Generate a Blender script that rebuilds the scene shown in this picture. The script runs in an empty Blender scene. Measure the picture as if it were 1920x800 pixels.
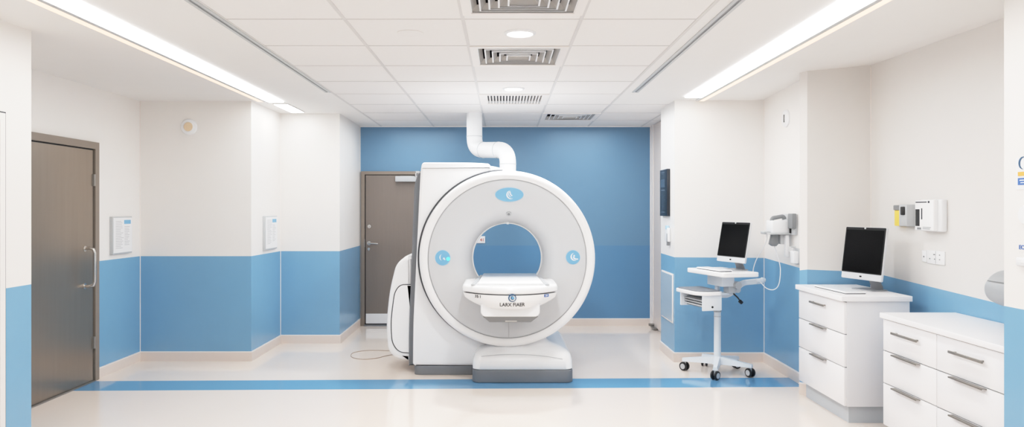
import bpy, bmesh, math, random
from mathutils import Matrix, Vector
random.seed(7)
SC = bpy.context.scene
COL = SC.collection
R = math.radians
H = 1.6          # camera height
F = 1350.0       # focal length in pixels of the 1920 frame
CZ = 2.74        # ceiling height

# ------------------------------------------------------------------ materials
def lin(c):
    c = c / 255.0
    return c / 12.92 if c <= 0.04045 else ((c + 0.055) / 1.055) ** 2.4
def rgb(r, g, b): return (lin(r), lin(g), lin(b), 1.0)

def mat(name, col, rough=0.5, metal=0.0, var=0.03, scale=6.0, bump=0.0, bscale=60.0, stretch=(1, 1, 1), emit=None, spec=0.5, coat=0.0):
    m = bpy.data.materials.new(name); m.use_nodes = True
    nt = m.node_tree; b = nt.nodes['Principled BSDF']
    b.inputs['Roughness'].default_value = rough
    b.inputs['Metallic'].default_value = metal
    b.inputs['Specular IOR Level'].default_value = spec
    b.inputs['Coat Weight'].default_value = coat
    tc = nt.nodes.new('ShaderNodeTexCoord')
    mp = nt.nodes.new('ShaderNodeMapping'); mp.inputs['Scale'].default_value = stretch
    nt.links.new(tc.outputs['Object'], mp.inputs['Vector'])
    nz = nt.nodes.new('ShaderNodeTexNoise'); nz.inputs['Scale'].default_value = scale; nz.inputs['Detail'].default_value = 3
    nt.links.new(mp.outputs['Vector'], nz.inputs['Vector'])
    mx = nt.nodes.new('ShaderNodeMix'); mx.data_type = 'RGBA'
    c = rgb(*col)
    mx.inputs['A'].default_value = tuple(max(0, v * (1 - var)) for v in c[:3]) + (1,)
    mx.inputs['B'].default_value = tuple(min(1, v * (1 + var)) for v in c[:3]) + (1,)
    nt.links.new(nz.outputs['Fac'], mx.inputs['Factor'])
    nt.links.new(mx.outputs['Result'], b.inputs['Base Color'])
    if bump:
        n2 = nt.nodes.new('ShaderNodeTexNoise'); n2.inputs['Scale'].default_value = bscale
        nt.links.new(mp.outputs['Vector'], n2.inputs['Vector'])
        bp = nt.nodes.new('ShaderNodeBump'); bp.inputs['Strength'].default_value = bump; bp.inputs['Distance'].default_value = 0.002
        nt.links.new(n2.outputs['Fac'], bp.inputs['Height']); nt.links.new(bp.outputs['Normal'], b.inputs['Normal'])
    if emit:
        b.inputs['Emission Color'].default_value = rgb(*emit[0]); b.inputs['Emission Strength'].default_value = emit[1]
    return m

WHITE = mat('painted_white', (236, 233, 230), 0.42, var=0.01, bump=0.04)
LOUV = mat('louver_grey', (186, 185, 184), 0.5)
DRYER = mat('dryer_grey', (168, 172, 176), 0.4)
WHITE_DIM = mat('painted_white_dimmed', (226, 223, 220), 0.45, var=0.01, bump=0.04)  # same white paint, darkened in its colour to tone down the lit recess
LAM_SHADED = mat('laminate_shaded_side', (224, 225, 229), 0.35, var=0.008)  # white laminate with shade put into its colour for the cabinet sides
CEIL = mat('ceiling_plaster', (236, 234, 232), 0.7, var=0.01)
TILE = mat('ceiling_tile', (238, 235, 233), 0.75, var=0.015, scale=30, bump=0.15, bscale=250)
GRID = mat('ceiling_grid_white', (214, 212, 211), 0.5)
BLUE = mat('wainscot_blue', (122, 168, 202), 0.26, var=0.02, bump=0.03, spec=.6)
BLUE2 = mat('wall_blue_upper', (104, 143, 174), 0.33, var=0.02, bump=0.03)
BLUE3 = mat('wainscot_blue_lower', (92, 138, 176), 0.28, var=0.02)
BASEB = mat('baseboard_vinyl', (226, 214, 206), 0.35)
BASET = mat('baseboard_top', (240, 234, 230), 0.4)
DOORB = mat('brown_laminate', (128, 118, 111), 0.42, var=0.05, scale=4, stretch=(20, 20, 0.6))
FRAMEB = mat('brown_frame', (138, 127, 117), 0.4)
STEEL = mat('brushed_door_steel', (158, 146, 134), 0.3, metal=0.75, var=0.06, scale=3, stretch=(8, 8, 0.5))
CHROME = mat('satin_chrome', (205, 202, 198), 0.22, metal=0.95)
NICKEL = mat('brushed_nickel', (150, 146, 141), 0.38, metal=0.6, var=0.04)
DARK = mat('dark_gap', (40, 40, 42), 0.6)
GLOSSW = mat('gloss_white_plastic', (244, 244, 245), 0.22, var=0.005, coat=0.2)
SATW = mat('satin_white_plastic', (236, 237, 239), 0.35, var=0.01)
LAMW = mat('white_laminate', (242, 241, 243), 0.3, var=0.008)
PANELG = mat('scanner_panel_grey', (204, 206, 209), 0.38, var=0.01)
LIPG = mat('throat_lip_grey', (226, 226, 226), 0.3)
PLINTH = mat('plinth_grey', (122, 125, 130), 0.4, var=0.03)
MIDG = mat('mid_grey_plastic', (132, 135, 138), 0.45)
LTG = mat('light_grey_plastic', (190, 193, 196), 0.4)
TOEK = mat('toe_kick_grey', (196, 202, 208), 0.35)
SEAM = mat('dark_seam', (72, 74, 78), 0.5)
SEAMG = mat('grey_seam', (170, 172, 175), 0.5)
LOGOB = mat('logo_blue', (120, 176, 218), 0.35, var=0.01)
LOGOE = mat('logo_edge', (170, 208, 235), 0.35)
MARKW = mat('mark_white', (238, 244, 250), 0.4)
NAVY = mat('navy_ink', (52, 88, 122), 0.4)
INK = mat('charcoal_ink', (60, 62, 68), 0.5)
INKG = mat('grey_ink', (165, 165, 170), 0.6)
INKB = mat('blue_ink', (70, 110, 180), 0.5)
BLUEL = mat('label_blue', (120, 175, 215), 0.5)
RED = mat('red_ink', (190, 110, 95), 0.5)
ORANGE = mat('orange_print', (240, 175, 85), 0.5)
BLACKS = mat('black_screen', (5, 5, 6), 0.2, var=0.0, spec=0.06)
BLACKB = mat('black_bezel', (20, 20, 21), 0.3, spec=.2)
BLACK = mat('black_plastic', (28, 28, 30), 0.45)
PANELD = mat('control_panel_black', (32, 38, 48), 0.3)
PANELT = mat('control_panel_print', (96, 112, 128), 0.5)
SILVER = mat('silver_aluminium', (216, 218, 221), 0.3, metal=0.35)
STANDG = mat('stand_grey_metal', (168, 170, 174), 0.3, metal=0.6)
YELLOW = mat('yellow_plastic', (250, 214, 96), 0.45)
TRAYG = mat('tray_mat_grey', (122, 126, 132), 0.55, var=0.03, scale=40, bump=0.1)
CARTW = mat('cart_white_metal', (226, 232, 238), 0.3)
CORD = mat('cord_tan', (176, 160, 148), 0.5)
TEAL = mat('indicator_teal', (90, 215, 215), 0.3, emit=((90, 230, 225), 0.7))
SPEAKC = mat('detector_mesh_peach', (232, 208, 178), 0.6, var=0.25, scale=400)
PANEL_LIGHT = mat('led_panel', (255, 255, 255), 0.5, emit=((253, 255, 254), 8.8))
WARM_LIGHT = mat('warm_led_strip', (255, 236, 214), 0.5, emit=((255, 214, 178), .8))
DOWN_LIGHT = mat('downlight_lens', (255, 255, 255), 0.5, emit=((255, 253, 250), 8.0))

def floor_material():
    m = bpy.data.materials.new('polished_resin_floor'); m.use_nodes = True
    nt = m.node_tree; b = nt.nodes['Principled BSDF']; L = nt.links
    geo = nt.nodes.new('ShaderNodeNewGeometry'); sep = nt.nodes.new('ShaderNodeSeparateXYZ')
    L.new(geo.outputs['Position'], sep.inputs['Vector'])
    def cmp(sock, thr, op):
        n = nt.nodes.new('ShaderNodeMath'); n.operation = op; n.inputs[1].default_value = thr
        L.new(sock, n.inputs[0]); return n.outputs[0]
    # stripe edge follows a very slight slope across the room
    sl = nt.nodes.new('ShaderNodeMath'); sl.operation = 'MULTIPLY_ADD'; sl.inputs[1].default_value = -0.022
    L.new(sep.outputs['X'], sl.inputs[0]); L.new(sep.outputs['Y'], sl.inputs[2])
    g = cmp(sl.outputs[0], 6.43, 'GREATER_THAN'); l = cmp(sl.outputs[0], 6.79, 'LESS_THAN')
    mu = nt.nodes.new('ShaderNodeMath'); mu.operation = 'MULTIPLY'; L.new(g, mu.inputs[0]); L.new(l, mu.inputs[1])
    nz = nt.nodes.new('ShaderNodeTexNoise'); nz.inputs['Scale'].default_value = 1.6; nz.inputs['Detail'].default_value = 4
    L.new(geo.outputs['Position'], nz.inputs['Vector'])
    a = nt.nodes.new('ShaderNodeMix'); a.data_type = 'RGBA'
    a.inputs['A'].default_value = rgb(235, 222, 211); a.inputs['B'].default_value = rgb(239, 227, 217)
    L.new(nz.outputs['Fac'], a.inputs['Factor'])
    mx = nt.nodes.new('ShaderNodeMix'); mx.data_type = 'RGBA'
    L.new(mu.outputs[0], mx.inputs['Factor']); L.new(a.outputs['Result'], mx.inputs['A'])
    mx.inputs['B'].default_value = rgb(104, 155, 194)
    L.new(mx.outputs['Result'], b.inputs['Base Color'])
    b.inputs['Roughness'].default_value = 0.09
    b.inputs['Specular IOR Level'].default_value = 0.5
    return m
FLOOR = floor_material()

# ------------------------------------------------------------------ builders
class MB:
    def __init__(s): s.bm = bmesh.new(); s.mi = 0
    def _fin(s, before):
        for f in s.bm.faces:
            if f not in before: f.material_index = s.mi
    def face(s, pts):
        vs = [s.bm.verts.new(p) for p in pts]; f = s.bm.faces.new(vs); f.material_index = s.mi; return s
    def box(s, x0, y0, z0, x1, y1, z1, bev=0.0, seg=2, M=None):
        t = bmesh.new(); bmesh.ops.create_cube(t, size=1)
        for v in t.verts:
            v.co = Vector((x0 + (v.co.x + .5) * (x1 - x0), y0 + (v.co.y + .5) * (y1 - y0), z0 + (v.co.z + .5) * (z1 - z0)))
        if bev: bmesh.ops.bevel(t, geom=t.edges[:], offset=bev, segments=seg, profile=0.5, affect='EDGES')
        return s.take(t, M)
    def take(s, t, M=None):
        if M is not None: bmesh.ops.transform(t, matrix=M, verts=t.verts[:])
        bmesh.ops.recalc_face_normals(t, faces=t.faces[:])
        me = bpy.data.meshes.new('tmp'); t.to_mesh(me); t.free()
        n = len(s.bm.faces); s.bm.from_mesh(me); bpy.data.meshes.remove(me)
        s.bm.faces.ensure_lookup_table()
        for i in range(n, len(s.bm.faces)): s.bm.faces[i].material_index = s.mi
        return s
    def mesh(s, me, M=None):
        t = bmesh.new(); t.from_mesh(me); bpy.data.meshes.remove(me); return s.take(t, M)
    def cyl(s, p0, p1, r0, r1=None, n=24, bev=0.0):
        r1 = r0 if r1 is None else r1
        p0, p1 = Vector(p0), Vector(p1); d = p1 - p0
        t = bmesh.new(); bmesh.ops.create_cone(t, cap_ends=True, segments=n, radius1=r0, radius2=r1, depth=d.length)
        if bev:
            es = [e for e in t.edges if abs(e.verts[0].co.z - e.verts[1].co.z) < 1e-6]
            bmesh.ops.bevel(t, geom=es, offset=bev, segments=2, profile=0.5, affect='EDGES')
        q = Vector((0, 0, 1)).rotation_difference(d.normalized())
        return s.take(t, Matrix.Translation((p0 + p1) / 2) @ q.to_matrix().to_4x4())
    def lathe(s, prof, M, n=96, a0=0.0, a1=360.0, closed=False):
        # prof: (radius, height along local z)
        t = bmesh.new(); full = abs(a1 - a0 - 360) < 1e-6; k = n if full else n + 1
        rings = []
        for i in range(k):
            a = R(a0 + (a1 - a0) * i / n)
            rings.append([t.verts.new((r * math.cos(a), r * math.sin(a), h)) for r, h in prof])
        m = len(prof)
        for i in range(n):
            A, B = rings[i], rings[(i + 1) % k]
            for j in range(m if closed else m - 1):
                t.faces.new((A[j], A[(j + 1) % m], B[(j + 1) % m], B[j]))
        bmesh.ops.remove_doubles(t, verts=t.verts[:], dist=1e-6)
        return s.take(t, M)
    def tube(s, pts, r, n=12, rect=None, cap=True):
        pts = [Vector(p) for p in pts]; t = bmesh.new(); rings = []
        up = Vector((0, 0, 1)); prev = None
        for i, p in enumerate(pts):
            d = ((pts[min(i + 1, len(pts) - 1)] - p).normalized() + (p - pts[max(i - 1, 0)]).normalized())
            d = d.normalized() if d.length > 1e-6 else Vector((0, 0, 1))
            if prev is None:
                u = d.cross(up) if abs(d.z) < 0.95 else d.cross(Vector((0, 1, 0)))
                u.normalize()
            else:
                u = prev - d * prev.dot(d); u.normalize()
            prev = u; w = d.cross(u)
            rr = r[i] if isinstance(r, (list, tuple)) else r
            if rect:
                a, b = rect; c = min(a, b) * .3
                o = [(-a, -b + c), (-a + c, -b), (a - c, -b), (a, -b + c), (a, b - c), (a - c, b), (-a + c, b), (-a, b - c)]
                rings.append([t.verts.new(p + u * x + w * y) for x, y in o])
            else:
                rings.append([t.verts.new(p + u * rr * math.cos(2 * math.pi * k / n) + w * rr * math.sin(2 * math.pi * k / n)) for k in range(n)])
        for A, B in zip(rings, rings[1:]):
            for j in range(len(A)): t.faces.new((A[j], A[(j + 1) % len(A)], B[(j + 1) % len(A)], B[j]))
        if cap: t.faces.new(rings[0]); t.faces.new(rings[-1])
        return s.take(t)
    def loft(s, secs, cap=True, M=None):
        t = bmesh.new(); rings = [[t.verts.new(p) for p in sec] for sec in secs]
        for A, B in zip(rings, rings[1:]):
            for j in range(len(A)): t.faces.new((A[j], A[(j + 1) % len(A)], B[(j + 1) % len(A)], B[j]))
        if cap: t.faces.new(rings[0]); t.faces.new(rings[-1])
        return s.take(t, M)

def curve_mesh(splines, depth, bev=0.0, res=2):
    cu = bpy.data.curves.new('tmp', 'CURVE'); cu.dimensions = '2D'; cu.fill_mode = 'BOTH'
    cu.extrude = max(depth / 2 - bev, 0.0); cu.bevel_depth = bev; cu.bevel_resolution = res; cu.offset = -bev
    for pts in splines:
        sp = cu.splines.new('POLY'); sp.points.add(len(pts) - 1); sp.use_cyclic_u = True
        for q, p in zip(sp.points, pts): q.co = (p[0], p[1], 0, 1)
    return _eval(cu)
def text_mesh(body, size, depth=0.001, align='CENTER'):
    cu = bpy.data.curves.new('tmp', 'FONT'); cu.body = body; cu.size = size; cu.extrude = depth
    cu.offset = size * .022; cu.align_x = align; cu.align_y = 'CENTER'; cu.resolution_u = 3
    return _eval(cu)
def _eval(cu):
    ob = bpy.data.objects.new('tmp', cu); COL.objects.link(ob)
    dg = bpy.context.evaluated_depsgraph_get(); dg.update()
    me = bpy.data.meshes.new_from_object(ob.evaluated_get(dg))
    bpy.data.objects.remove(ob); bpy.data.curves.remove(cu); me.materials.clear(); return me

def rr(x0, y0, x1, y1, r, n=6):
    out = []
    for cx, cy, a in ((x1 - r, y1 - r, 0), (x0 + r, y1 - r, 90), (x0 + r, y0 + r, 180), (x1 - r, y0 + r, 270)):
        for i in range(n + 1):
            t = R(a + 90 * i / n); out.append((cx + r * math.cos(t), cy + r * math.sin(t)))
    return out
def ell(cx, cy, a, b, n=48, t0=0, t1=360):
    full = t1 - t0 == 360
    return [(cx + a * math.cos(R(t0 + (t1 - t0) * i / (n if full else n - 1))), cy + b * math.sin(R(t0 + (t1 - t0) * i / (n if full else n - 1)))) for i in range(n)]
def fillet(pts, r, n=6):
    # round every corner of a polygon; pts entries may be (x, y) or (x, y, radius)
    out = []; m = len(pts)
    for i in range(m):
        p = Vector(pts[i][:2]); a = Vector(pts[i - 1][:2]); b = Vector(pts[(i + 1) % m][:2])
        q = pts[i][2] if len(pts[i]) > 2 else r
        q = min(q, (a - p).length * .49, (b - p).length * .49)
        s, e = p + (a - p).normalized() * q, p + (b - p).normalized() * q
        for k in range(n + 1):
            t = k / n; v = s * (1 - t) ** 2 + p * 2 * t * (1 - t) + e * t * t; out.append((v.x, v.y))
    return out
def frontXZ(y): return Matrix(((1, 0, 0, 0), (0, 0, -1, y), (0, 1, 0, 0), (0, 0, 0, 1)))       # plate facing the viewer (-Y): x->X, y->Z
def leftYZ(x): return Matrix(((0, 0, -1, x), (-1, 0, 0, 0), (0, 1, 0, 0), (0, 0, 0, 1)))       # plate facing -X: x -> -Y
def rightYZ(x): return Matrix(((0, 0, 1, x), (1, 0, 0, 0), (0, 1, 0, 0), (0, 0, 0, 1)))        # plate facing +X: x -> +Y
def flatXY(z): return Matrix.Translation((0, 0, z))

def wmat(o):
    m = o.matrix_basis.copy()
    while o.parent: o = o.parent; m = o.matrix_basis @ m
    return m
def link(name, mb, mats, parent=None, local=False, origin=None, smooth=40, label=None):
    if not isinstance(mats, (list, tuple)): mats = [mats]
    me = bpy.data.meshes.new(name); mb.bm.normal_update()
    if parent is not None and not local:
        bmesh.ops.transform(mb.bm, matrix=wmat(parent).inverted(), verts=mb.bm.verts[:])
    if origin is not None:
        bmesh.ops.translate(mb.bm, vec=-Vector(origin), verts=mb.bm.verts[:])
    mb.bm.to_mesh(me); mb.bm.free()
    for m in mats: me.materials.append(m)
    if smooth:
        me.polygons.foreach_set('use_smooth', [True] * len(me.polygons)); me.set_sharp_from_angle(angle=R(smooth))
    o = bpy.data.objects.new(name, me); COL.objects.link(o)
    if parent is not None: o.parent = parent
    if origin is not None: o.location = origin
    if label: o['label'] = label
    return o
def thing(name, label, cat, loc, rz=0.0, group=None):
    o = bpy.data.objects.new(name, None); COL.objects.link(o); o.empty_display_size = 0.1
    o.location = loc; o.rotation_euler = (0, 0, rz); o['label'] = label; o['category'] = cat
    if group: o['group'] = group
    return o
def tag(o, label, cat, group=None):
    o['label'] = label; o['category'] = cat
    if group: o['group'] = group
    return o
def struct(name, mb, mats, parent=None, smooth=0):
    o = link(name, mb, mats, parent, smooth=smooth)
    if parent is None: o['kind'] = 'structure'
    return o
def sroot(name, loc):
    o = bpy.data.objects.new(name, None); COL.objects.link(o); o.location = loc; o['kind'] = 'structure'; return o
def bx(*a, **k): return MB().box(*a, **k)

# ------------------------------------------------------------------ room shell
NEAR = -2.6
fl = MB(); fl.face([(-4.2, NEAR, 0), (3.6, NEAR, 0), (3.6, 10.3, 0), (-4.2, 10.3, 0)]); struct('floor', fl, FLOOR)

# plan of the walls: (x, y, wainscot height, ceiling height)
P = [(-3.02, NEAR, 1.12, CZ), (-3.02, 4.61, 1.12, CZ), (-3.83, 4.61, 1.12, CZ), (-3.83, 7.6, 1.105, CZ), (-2.657, 7.6, 1.105, CZ),
     (-2.657, 8.6, 1.1, CZ), (-1.95, 8.6, 1.1, CZ), (-1.965, 9.9, 1.1, CZ), (2.05, 9.9, 1.1, CZ), (2.05, 8.2, 1.1, CZ),
     (1.80, 8.2, 1.1, CZ), (1.80, 7.55, 1.097, CZ), (2.74, 7.55, 1.09, CZ + .03), (2.72, 6.25, 1.05, CZ + .06), (2.576, 6.25, 1.07, CZ + .05),
     (2.62, 6.2, 1.081, CZ + .05), (3.17, 6.2, 1.058, CZ + .1), (3.17, 3.75, .965, CZ + .06), (2.61, 3.75, 1.097, CZ + .06), (2.61, NEAR, 1.09, CZ + .06)]
def side_out(a, b):     # outward normal (away from the room), walking clockwise from above
    d = Vector((b[0] - a[0], b[1] - a[1])).normalized(); return Vector((-d.y, d.x))
def wall(names, idx, mode='split', paint=None):
    mb = MB(); bb = MB()
    for i in idx:
        a, b = P[i], P[i + 1]; o = side_out(a, b)
        def q(p, z, off=0.0): return (p[0] - o.x * off, p[1] - o.y * off, z)
        top = .15
        if mode == 'split':
            mb.mi = 1; mb.face([q(a, 0), q(b, 0), q(b, b[2]), q(a, a[2])])
            mb.mi = 0; mb.face([q(a, a[2]), q(b, b[2]), q(b, b[3] + top), q(a, a[3] + top)])
        elif mode == 'blue':
            mb.mi = 1; mb.face([q(a, 0), q(b, 0), q(b, b[2]), q(a, a[2])])
            mb.mi = 2; mb.face([q(a, a[2]), q(b, b[2]), q(b, b[3] + top), q(a, a[3] + top)])
        else:
            mb.mi = 0; mb.face([q(a, 0), q(b, 0), q(b, b[3] + top), q(a, a[3] + top)])
    return struct(names, mb, [paint or WHITE, BLUE if mode != 'blue' else BLUE3, BLUE2])
wall('wall_left', [0, 1]); wall('wall_left', [2]); wall('wall_left', [3]); wall('wall_left', [4]); wall('wall_left', [5]); wall('wall_left', [6])
wall('wall_back', [7], 'blue'); wall('wall_right', [8], 'plain'); wall('wall_right', [9, 10]); wall('wall_right', [11])
wall('wall_right', [12]); wall('wall_right', [13, 14, 15], paint=WHITE_DIM); wall('wall_right', [16], paint=WHITE_DIM); wall('wall_right', [17, 18])

def baseboard(name, segs):
    mb = MB()
    for a, b, e0, e1 in segs:
        a, b = Vector(a), Vector(b); d = (b - a).normalized(); n = Vector((d.y, -d.x)); T = .014
        a = a - d * e0; b = b + d * e1
        for z0, z1, m in ((0, .092, 0), (.092, .102, 1)):
            mb.mi = m
            A, B, C_, D = a, b, b + n * T, a + n * T
            t = bmesh.new()
            lo = [t.verts.new((p.x, p.y, z0)) for p in (A, B, C_, D)]; hi = [t.verts.new((p.x, p.y, z1)) for p in (A, B, C_, D)]
            t.faces.new(lo); t.faces.new(hi)
            for j in range(4): t.faces.new((lo[j], lo[(j + 1) % 4], hi[(j + 1) % 4], hi[j]))
            mb.take(t)
    return struct(name, mb, [BASEB, BASET])
def pp(i): return P[i][:2]
baseboard('baseboard_left', [(pp(0), (-3.02, 3.3), 0, 0), ((-3.02, 4.37), pp(1), 0, .014)])
baseboard('baseboard_left', [((-3.83, 6.79), pp(3), 0, -.014), (pp(3), pp(4), 0, .014), (pp(4), pp(5), 0, -.014), (pp(5), pp(6), 0, .014), (pp(6), pp(7), 0, 0)])
baseboard('baseboard_back', [((-.86, 9.9), pp(8), 0, 0)])
baseboard('baseboard_right', [((2.05, 8.75), (2.05, 8.2), 0, 0), (pp(9), pp(10), 0, .014), (pp(10), pp(11), 0, .014), (pp(11), pp(12), 0, -.014), (pp(12), pp(13), 0, 0)])
baseboard('baseboard_right', [(pp(14), pp(15), 0, .003), (pp(15), pp(16), 0, 0), (pp(16), pp(17), 0, 0)])
baseboard('baseboard_right', [(pp(18), pp(19), .014, 0)])

# pale corner trims and cap lines
def corner(name, x, y, dx, dy, z1=CZ, w=.006, z0=.1):
    struct(name, bx(min(x, x + dx * w), min(y, y + dy * w), z0, max(x, x + dx * w), max(y, y + dy * w), z1), BASET)
corner('trim_1', -3.83, 7.6, 1, -1); corner('trim_2', -2.657, 8.6, 1, -1); corner('trim_3', -1.963, 9.9, 1, -1)
corner('trim_4', 2.74, 7.55, -1, -1); corner('trim_5', 3.17, 6.2, -1, -1, CZ + .08); corner('trim_6', 2.05, 9.9, -1, -1, CZ, .03, 0)
struct('trim_7', bx(-1.965, 9.885, CZ - .012, 2.05, 9.9, CZ), BASET)

# ceiling: plaster soffits on both sides, tiles in the middle
c = MB()
XL, XR = -1.67, 1.17
c.face([(-4.2, NEAR, CZ), (-4.2, 10.0, CZ), (XL, 10.0, CZ), (XL, NEAR, CZ)])
c.face([(XR, NEAR, CZ), (XR, 7.82, CZ), (2.1, 7.82, CZ), (2.1, NEAR, CZ)])
c.face([(2.1, 6.2, CZ), (2.1, 7.82, CZ), (2.75, 7.82, CZ), (2.8, 6.2, CZ + .065)])
c.face([(2.1, 6.2, CZ), (2.8, 6.2, CZ + .065), (3.2, 6.2, CZ + .103), (3.2, 3.7, CZ + .055), (2.1, 3.7, CZ)])
c.face([(2.1, 3.7, CZ), (3.2, 3.7, CZ + .055), (3.2, NEAR, CZ + .05), (2.1, NEAR, CZ)])
struct('ceiling', c, CEIL)
cols = [XL, -.95, -.24, .47, XR]; rows = [4.32 + .7 * k for k in range(-10, 8)] + [9.92]
holes = {(2, 3.62), (2, 5.02), (2, 7.12), (3, 8.52)}
t = MB()
for i in range(4):
    for a, b in zip(rows, rows[1:]):
        if any(i == h[0] and abs(a - h[1]) < .01 for h in holes): continue
        t.face([(cols[i], a, CZ), (cols[i], b, CZ), (cols[i + 1], b, CZ), (cols[i + 1], a, CZ)])
t.face([(-.24, 4.22, CZ), (-.24, 4.32, CZ), (.47, 4.32, CZ), (.47, 4.22, CZ)])
t.face([(XR, 7.82, CZ), (XR, 9.92, CZ), (2.08, 9.92, CZ), (2.08, 7.82, CZ)])
struct('ceiling', t, TILE)
g = MB(); w = .011
for x in cols + [1.9]:
    g.box(x - w, (7.82 if x > 1.8 else NEAR), CZ - .004, x + w, 9.9, CZ + .004)
for y in rows[:-1]:
    g.box(XL, y - .006, CZ - .003, (2.06 if y > 7.8 else XR), y + .006, CZ + .005)
struct('trim_8', g, GRID)

# ------------------------------------------------------------------ doors (setting)
# white door on the near left wall
d = sroot('door_1', (-3.02, 3.8, 0))
struct('door_leaf', bx(-3.03, 3.36, .01, -3.016, 4.3, 2.12), WHITE, d)
fr = MB(); fr.box(-3.03, 4.315, 0, -3.012, 4.36, 2.18); fr.box(-3.03, 3.345, 2.135, -3.012, 4.315, 2.18); fr.box(-3.03, 3.3, 0, -3.012, 3.345, 2.18)
struct('door_frame', fr, WHITE, d)
gp = MB(); gp.box(-3.026, 4.3, .01, -3.018, 4.315, 2.12); gp.box(-3.026, 3.345, 2.12, -3.018, 4.315, 2.135); gp.box(-3.026, 4.36, 0, -3.014, 4.366, 2.18); gp.box(-3.026, 3.3, 2.18, -3.014, 4.366, 2.188)
struct('door_gap', gp, SEAM, d)
# brown steel door in the left recess
d = sroot('door_2', (-3.83, 6.1, 0))
fr = MB(); x0, x1 = -3.84, -3.80
fr.box(x0, 6.715, 0, x1, 6.78, 2.225); fr.box(x0, 5.465, 2.16, x1, 6.715, 2.225); fr.box(x0, 5.4, 0, x1, 5.465, 2.225)
struct('door_frame', fr, FRAMEB, d)
leaf = struct('door_leaf', bx(-3.835, 5.472, .012, -3.812, 6.695, 2.148, bev=.002), STEEL, d)
struct('door_gap', bx(-3.838, 5.465, 0, -3.822, 6.715, 2.16), DARK, d)
hp = MB()
yh = 6.56; hp.tube([(-3.812, yh, 1.24), (-3.77, yh, 1.245), (-3.735, yh + .005, 1.235), (-3.725, yh + .01, 1.20), (-3.725, yh + .01, .94), (-3.735, yh + .005, .905), (-3.77, yh, .895), (-3.812, yh, .90)], .014, 12)
hp.cyl((-3.813, yh, 1.24), (-3.806, yh, 1.24), .026); hp.cyl((-3.813, yh, .90), (-3.806, yh, .90), .026)
o = link('pull_handle', hp, CHROME, d)
for z in (1.87, .36):
    h = MB(); h.cyl((-3.803, 6.70, z - .055), (-3.803, 6.70, z + .055), .011); h.box(-3.812, 6.68, z - .055, -3.806, 6.716, z + .055)
    link('hinge', h, NICKEL, d)
struct('threshold', bx(-3.83, 5.465, 0, -3.79, 6.715, .01), NICKEL, d)
# brown door in the blue back wall
d = sroot('door_3', (-1.42, 9.9, 0))
fr = MB(); fr.box(-1.945, 9.86, 0, -1.895, 9.9, 2.12); fr.box(-1.895, 9.86, 2.075, -.92, 9.9, 2.12); fr.box(-.92, 9.86, 0, -.87, 9.9, 2.12)
struct('door_frame', fr, FRAMEB, d)
struct('door_gap', bx(-1.895, 9.885, 0, -.92, 9.898, 2.075), DARK, d)
struct('door_leaf', bx(-1.882, 9.872, .035, -.93, 9.893, 2.066, bev=.002), DOORB, d)
struct('kick_plate', bx(-1.878, 9.866, .035, -.935, 9.873, .17), SATW, d)
struct('threshold', bx(-1.9, 9.85, 0, -.92, 9.895, .02), PLINTH, d)
lv = MB(); lv.cyl((-1.835, 9.873, 1.135), (-1.835, 9.862, 1.135), .028); lv.tube([(-1.835, 9.865, 1.135), (-1.835, 9.82, 1.135), (-1.815, 9.81, 1.135), (-1.70, 9.81, 1.13)], .011)
link('lever_handle', lv, CHROME, d)
lk = MB(); lk.cyl((-1.83, 9.873, 1.365), (-1.83, 9.855, 1.365), .032, .026); lk.box(-1.837, 9.845, 1.345, -1.823, 9.856, 1.385, bev=.003); link('deadbolt', lk, CHROME, d)
kc = MB(); kc.cyl((-1.838, 9.873, 1.055), (-1.838, 9.86, 1.055), .018); kc.box(-1.842, 9.858, 1.03, -1.834, 9.866, 1.055); link('key_cylinder', kc, CHROME, d)
st = bx(-1.905, 9.855, 1.08, -1.89, 9.873, 1.19); link('strike_plate', st, NICKEL, d)
dc = MB(); dc.box(-1.467, 9.80, 1.975, -1.14, 9.87, 2.05, bev=.006); cl = link('door_closer', dc, LTG, d)
da = MB(); da.tube([(-1.2, 9.80, 2.055), (-1.14, 9.70, 2.065), (-1.06, 9.83, 2.09)], .01, 8); da.box(-1.40, 9.84, 2.05, -1.26, 9.87, 2.06)
link('closer_arm', da, NICKEL, cl)
# beige door in the right rear recess
d = sroot('door_4', (2.05, 9.3, 0))
struct('door_leaf', bx(2.03, 8.86, .03, 2.055, 9.72, 2.735), BASEB, d)
fr = MB(); fr.box(2.02, 9.72, 0, 2.055, 9.79, 2.739); fr.box(2.02, 8.78, 0, 2.055, 8.86, 2.739)
struct('door_frame', fr, BASET, d)
link('door_stop', MB().cyl((2.03, 9.68, .05), (1.96, 9.68, .05), .018).box(1.99, 9.5, .012, 2.03, 9.72, .03), NICKEL, d)

# ------------------------------------------------------------------ ceiling things
def linear_light(xa, xb, segs, wa, wb, wend, label, frame_in):
    n0 = segs[0][0]
    t = thing('linear_ceiling_light', label, 'light', ((xa + xb) / 2, 4.0, CZ), group='linear ceiling lights')
    for a, b in segs:
        link('diffuser', bx(xa, a + .004, CZ - .012, xb, b - .004, CZ - .002), PANEL_LIGHT, t, smooth=0)
    f = MB(); lo, hi = min(xb, wa, xa), max(xb, wa, xa)
    a0, a1 = segs[0][0], segs[-1][1]
    g0, g1 = frame_in
    f.box(g0, a0, CZ - .016, g1, wend, CZ - .001)
    link('frame', f, LTG, t, smooth=0)
    link('warm_strip', bx(wa, a0, CZ - .016, wb, wend, CZ - .001), WARM_LIGHT, t, smooth=0, label='thin warm glowing strip')
    return t
linear_light(-2.475, -2.32, [(-2.2, 0.4), (.4, 3.04), (3.04, 5.68), (5.68, 7.62)], -2.565, -2.51, 7.55,
             'long white linear ceiling light with warm edge strip above the left recess', (-2.51, -2.475))
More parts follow.
